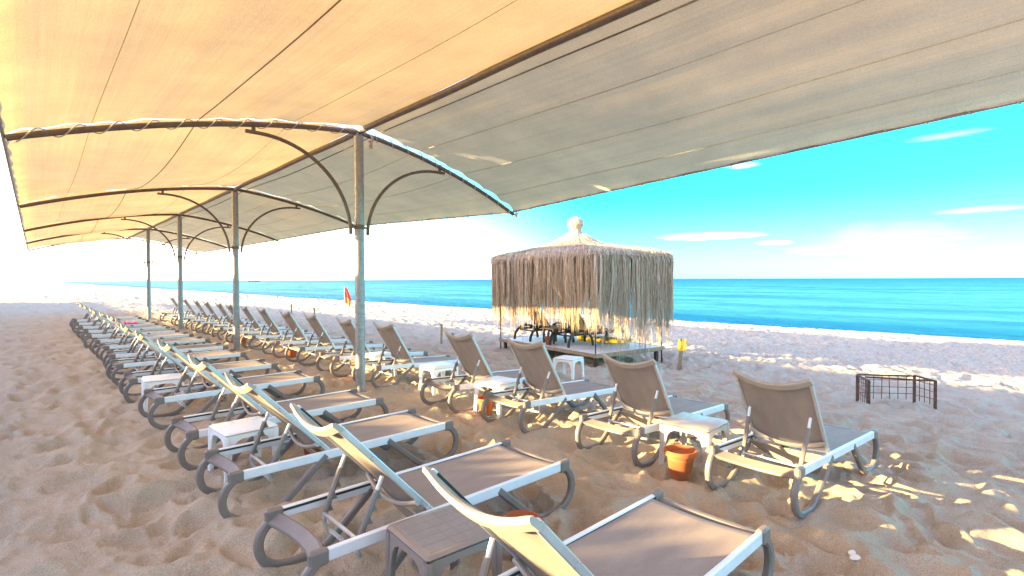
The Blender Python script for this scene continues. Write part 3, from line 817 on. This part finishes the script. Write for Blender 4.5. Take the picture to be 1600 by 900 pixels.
kn = kb.build('top_knot', 'thatch_straw', gz, smooth=False)
MB().tube([(.125 * math.cos(a), .125 * math.sin(a), 3.462 + .006 * math.sin(5 * a)) for a in np.linspace(0, 6.283, 25)[:-1]], .014, 6, (0, 0, 1), True).build('binding_cord', 'rope', kn)
# deck
DH = .34
dk = MB(); dk.box((0, 0, DH - .02), (GL + .04, GW + .04, .04), bev=.006); deck = dk.build('deck', 'deck_cover', gz)
for i in range(5):
    MB().box((-ax + GL * i / 4 * .98 + .04, 0, DH - .075), (.06, GW - .02, .065)).build('joist', 'weathered_wood', deck)
for s_ in (-1, 1): MB().box((0, s_ * (GW / 2 + .035), DH - .035), (GL + .10, .025, .085)).build('deck_board', 'weathered_wood', deck)
for s_ in (-1, 1): MB().box((s_ * (GL / 2 + .035), 0, DH - .035), (.025, GW + .04, .085)).build('deck_board', 'weathered_wood', deck)
for x in (-ax + .1, 0, ax - .1):
    for y in (-ay + .1, ay - .1): MB().box((x, y, (DH - .1) / 2 - .15), (.08, .08, DH - .1 + .3)).build('deck_leg', 'dark_wood', deck)

def on_deck(lx, ly, dz=0.0):
    return Matrix.Rotation(GROT, 3, 'Z') @ Vector((lx, ly * ys_, 0)) + Vector((gc.x, gc.y, gbase + DH + dz))
# dark wicker loungers: facing the sea (local +V)
def make_dark():
    root = empty('wicker_lounger'); hw = .33
    def slab(u, v): return (.62 + 1.33 * u, -hw + 2 * hw * v, .36 - .02 * math.sin(math.pi * v) - .10 * max(0, u - .6) ** 2 * 2)
    MB().grid(slab, 12, 8, .03).build('seat', 'dark_wicker', root)
    bk = MB().grid(lambda u, v: (.64 - .52 * u, -hw + .03 + 2 * (hw - .03) * v, .36 + .66 * u + .03 * math.sin(math.pi * u)), 10, 8, .03).build('backrest', 'dark_wicker', root)
    for s_ in (-1, 1):
        MB().sweep([(.64 - .52 * u, s_ * hw, .36 + .66 * u + .03 * math.sin(math.pi * u)) for u in np.linspace(0, 1, 8)], rrect(.05, .04, .01), (0, 1, 0)).build('backrest_rail', 'dark_wicker', bk)
        MB().sweep([(x, s_ * (hw + .01), .33) for x in (.05, .7, 1.4, 1.95)], rrect(.06, .05, .012), (0, 1, 0)).build('side_rail', 'dark_wicker', root)
        for x0, x1 in ((-.12, .72), (1.12, 2.02)):
            p = [(x0 + (x1 - x0) * (1 - math.cos(a)) / 2, s_ * (hw + .045), .41 * math.sin(a) ** .8 + .01) for a in np.linspace(0.02, math.pi - .02, 16)]
            MB().sweep(p, rrect(.075, .05, .014), (0, 1, 0)).build('arched_leg', 'dark_wicker', root)
        MB().tube([(.30, s_ * .25, .74), (.12, s_ * .25, .34)], .014, 6).build('backrest_prop', 'dark_rubber', root)
    for z, x in ((.30, .06), (.30, 1.9)):
        MB().sweep([(x, -hw, z), (x, hw, z)], rrect(.05, .04, .01)).build('cross_bar', 'dark_wicker', root)
    return root
wl = make_dark(); VR = math.atan2(vd.y, vd.x)
for i, (lx, lab) in enumerate(((1.05, 'dark wicker lounger on the deck near the far post of the shelter'), (-.55, 'dark wicker lounger on the deck behind the near corner post'))):
    o = wl if i == 0 else copy_tree(wl)
    p = on_deck(lx, -ay + .22); o.location = p; o.rotation_euler = (0, 0, VR); tag(o, lab, 'sun lounger', 'dark loungers on the shelter deck')
dt = empty('deck_table', on_deck(.25, -.55), VR, 'low dark square table between the two wicker loungers', 'side table')
MB().box((0, 0, .40), (.5, .5, .035), bev=.01).build('table_top', 'dark_wicker', dt)
for x in (-.21, .21):
    for y in (-.21, .21): MB().box((x, y, .192), (.055, .055, .384), bev=.008).build('leg', 'dark_wicker', dt)
o = copy_tree(pt0); p = on_deck(-.02, -.98); o.location = p; o.scale = (1.0,) * 3; tag(o, 'terracotta pot standing on the pale shelter deck', 'flower pot', PG)
# yellow float lying along the back of the deck
fb = empty('paddle_board', on_deck(-.35, .72, .075), math.atan2(-ud.y, -ud.x) + R(4), 'bright yellow pointed board lying on the shelter deck', 'paddle board')
def brd(u, v):
    x = -1.0 + 2.0 * u; hwid = .27 * (math.sin(math.pi * min(1, max(0, .5 * (1.02 - abs(2 * u - 1) ** 2.6) + .0))) ** .7); y = (2 * v - 1) * hwid
    return (x, y, .05 * (1 - (2 * v - 1) ** 2) + .16 * max(0, u - .55) ** 1.6)
MB().grid(brd, 26, 8, .07).build('hull', 'yellow_float', fb)
MB().box((.1, 0, .058), (.8, .3, .012), bev=.004).build('grip_pad', 'yellow_paint', fb)

# ------------------------------------------------------------------ beach furniture
p = FR(12.2, 4.02); gzp = gz_at(p.x, p.y)
st = empty('marker_stake', (p.x, p.y, gzp), VR + R(20), 'leaning wooden stake with a yellow board near the shelter', 'sign')
MB().box((0, 0, .33), (.045, .085, .84), Matrix.Rotation(R(6), 3, 'X'), .004).build('stake', 'weathered_wood', st)
for i, (y, h) in enumerate(((-.06, .60), (.045, .585))): MB().box((-.035, y - .035, h), (.022, .10, .30 - .02 * i), Matrix.Rotation(R(3), 3, 'X'), .003).build('board', 'yellow_paint', st)

# rusty wire cage
p = FR(8.05, 5.42); p = FR(8.05, 5.62); cg = empty('wire_cage', (p.x, p.y, gz_at(p.x, p.y) - .02), R(-43) + R(0), 'low rusty cage of iron bars and wire on the sand', 'cage')
CW, CD, CH = 1.05, .42, .40
for (x, y) in ((0, 0), (CW, 0), (CW, CD), (.17, CD + .1)):
    MB().box((x, y, CH / 2 - .08), (.035, .035, CH + .16), bev=.004).build('post', 'rust', cg)
for (a, b) in (((0, 0), (.17, CD + .1)), ((.17, CD + .1), (CW, CD)), ((CW, CD), (CW, 0)), ((.17, .30), (CW, .02))):
    MB().sweep([(a[0], a[1], CH), (b[0], b[1], CH - .01)], rrect(.03, .025, .004)).build('top_bar', 'rust', cg)
for (a, b, n) in (((0, 0), (.17, CD + .1), 6), ((.17, CD + .1), (CW, CD), 7), ((CW, 0), (CW, CD), 4)):
    for i in range(1, n):
        t = i / n; x, y = a[0] + (b[0] - a[0]) * t, a[1] + (b[1] - a[1]) * t
        MB().tube([(x, y, .0), (x + rs.gauss(0, .006), y, CH)], .006, 5).build('wire', 'rust', cg)
    for z in (.10, .21, .32):
        MB().tube([(a[0], a[1], z), (b[0], b[1], z + rs.gauss(0, .01))], .005, 5).build('wire', 'rust', cg)

def at_px(px, d): return FR(d, (px - 800) / 800 * d)
p = at_px(538, 36.0); fl = empty('beach_flag', (p.x, p.y, gz_at(p.x, p.y)), R(-43), 'limp red and orange flag on a white pole near the waterline', 'flag')
MB().tube([(0, 0, -.2), (0, 0, 1.75)], .018, 8).build('flag_pole', 'white_plastic', fl)
def fcl(u, v, z0, z1, s0): 
    z = z0 + (z1 - z0) * v; wv = s0 * (.4 + .6 * math.sin(math.pi * (.15 + .75 * (z - .55) / 1.2)))
    return (.02 + wv * u, .05 * math.sin(u * 9 + z * 5) * u, z - .35 * u * u)
MB().grid(lambda u, v: fcl(u, v, 1.02, 1.72, .42), 12, 10, .006).build('red_panel', 'red_cloth', fl)
MB().grid(lambda u, v: fcl(u, v, .62, 1.018, .40), 12, 8, .006).build('orange_panel', 'orange_cloth', fl)

for (px, d, h, lean, lab) in ((490, 22.0, .85, 3, 'thin pale wooden stake in the sand between lounger backs'), (455, 25.0, .85, -2, 'thin wooden stake farthest along the beach, before the flag'),
                              (689, 16.2, .62, 2, 'short thick yellowish stake near the shelter side of the seaward row'), (707, 16.5, .38, -5, 'stubby post next to the short yellowish stake')):
    p = at_px(px, d); g0 = gz_at(p.x, p.y)
    q = MB().box((0, 0, h / 2 - .1), (.055, .055, h + .2), Matrix.Rotation(R(lean), 3, 'Y'), .006)
    q.box((.0, .0, h - .02), (.075, .07, .05), Matrix.Rotation(R(lean), 3, 'Y'), .006)
    o = q.build('wooden_stake', 'weathered_wood'); o.location = (p.x, p.y, g0); tag(o, lab, 'stake', 'wooden stakes in the beach')

# pebbles and shell
for (px, d, s_, lab) in ((1340, 3.05, .030, 'larger white pebble on the sand'), (1334, 3.13, .024, 'smaller white pebble beside the larger one'),):
    p = at_px(px, d); m = MB()
    m.lathe([(0, -.6), (.6, -.5), (.95, -.1), (1, .1), (.8, .45), (.4, .62), (0, .66)], 14)
    m.v = [(x * s_ * 1.25 * (1 + .1 * math.sin(3 * y)), y * s_ * .85, z * s_ * .7) for x, y, z in m.v]
    o = m.build('pebble', 'pebble'); o.location = (p.x, p.y, gz_at(p.x, p.y) + s_ * .25); o.rotation_euler = (0, .1, d * 7); tag(o, lab, 'pebble', 'white pebbles on the sand')
p = at_px(850, 3.66); m = MB().lathe([(0, -.4), (.6, -.35), (1, 0), (.7, .3), (0, .45)], 10); m.v = [(x * .018, y * .013, z * .012) for x, y, z in m.v]
o = m.build('sea_shell', 'pebble'); o.location = (p.x, p.y, gz_at(p.x, p.y) + .008); tag(o, 'small white shell on sand by the hidden terracotta pot', 'shell')

# distant yacht
p = at_px(397, 840); bt = empty('motor_yacht', (p.x, p.y, SEA), R(-43), 'distant grey white motor yacht on the horizon', 'boat')
hl = MB().grid(lambda u, v: (-9 + 18 * u, (2 * v - 1) * 2.2 * (1 - max(0, u - .55) ** 2 * 4.2), .2 + 1.3 * abs(2 * v - 1) + .6 * u * u), 14, 8, .2); hl.build('hull', 'boat_dark', bt)
MB().box((-1.5, 0, 2.0), (9, 3.2, 1.1), bev=.2).build('cabin', 'boat_white', bt)
MB().box((-2.5, 0, 2.95), (4.5, 2.4, .8), bev=.2).build('flybridge', 'boat_white', bt)

# ------------------------------------------------------------------ landward side, out of view: slotted screen and leaves added to shape the sunlight
BX = -8.0
bb = empty('sun_blocker', (BX, 24, 0), 0, 'unseen slotted screen with leaves, added inland of the canopy to shape the sunlight', 'blocker')
Y0, Y1 = -12, 60
MB().box((0, (Y0 + Y1) / 2 - 24, 1.2), (.25, Y1 - Y0, 2.7)).build('blocker', 'blocker_plaster', bb)
MB().box((0, (Y0 + Y1) / 2 - 24, 3.81), (.3, Y1 - Y0, 1.22)).build('upper_blocker', 'blocker_plaster', bb)
for i in range(13):
    MB().box((-.05, Y0 + 1 + i * 5.8 - 24, 2.88), (.14, .14, .66)).build('blocker_post', 'blocker_plaster', bb)
rl = random.Random(21); m = MB()  # leaf quads added along the slot to break up the sunlight
cl_ = [(rl.uniform(Y0, Y1), rl.uniform(.3, 1.1)) for _ in range(46)]
for i in range(4860):
    if i < 4700: y = rl.uniform(Y0, Y1) - 24; z = 2.48 + abs(rl.gauss(0, .085)) * (1 + .8 * math.sin(y * 2.1) * math.sin(y * .83)); z = min(z, 2.69)
    else:
        c, sp = cl_[rl.randrange(len(cl_))]; y = rl.gauss(c, sp * .3) - 24; z = rl.uniform(2.8, 3.2)
    x = rl.gauss(.12, .10)
    a = Vector((rl.gauss(0, 1), rl.gauss(0, 1), rl.gauss(0, 1))).normalized(); b = a.orthogonal().normalized() * rl.uniform(.05, .09); a = a * rl.uniform(.07, .13); q = Vector((x, y, z))
    m.add([q - a, q + b, q + a, q - b], [(0, 1, 2, 3)])
tag(m.build('dapple_leaves', 'dapple_leaf', bb, smooth=False), kind='stuff')
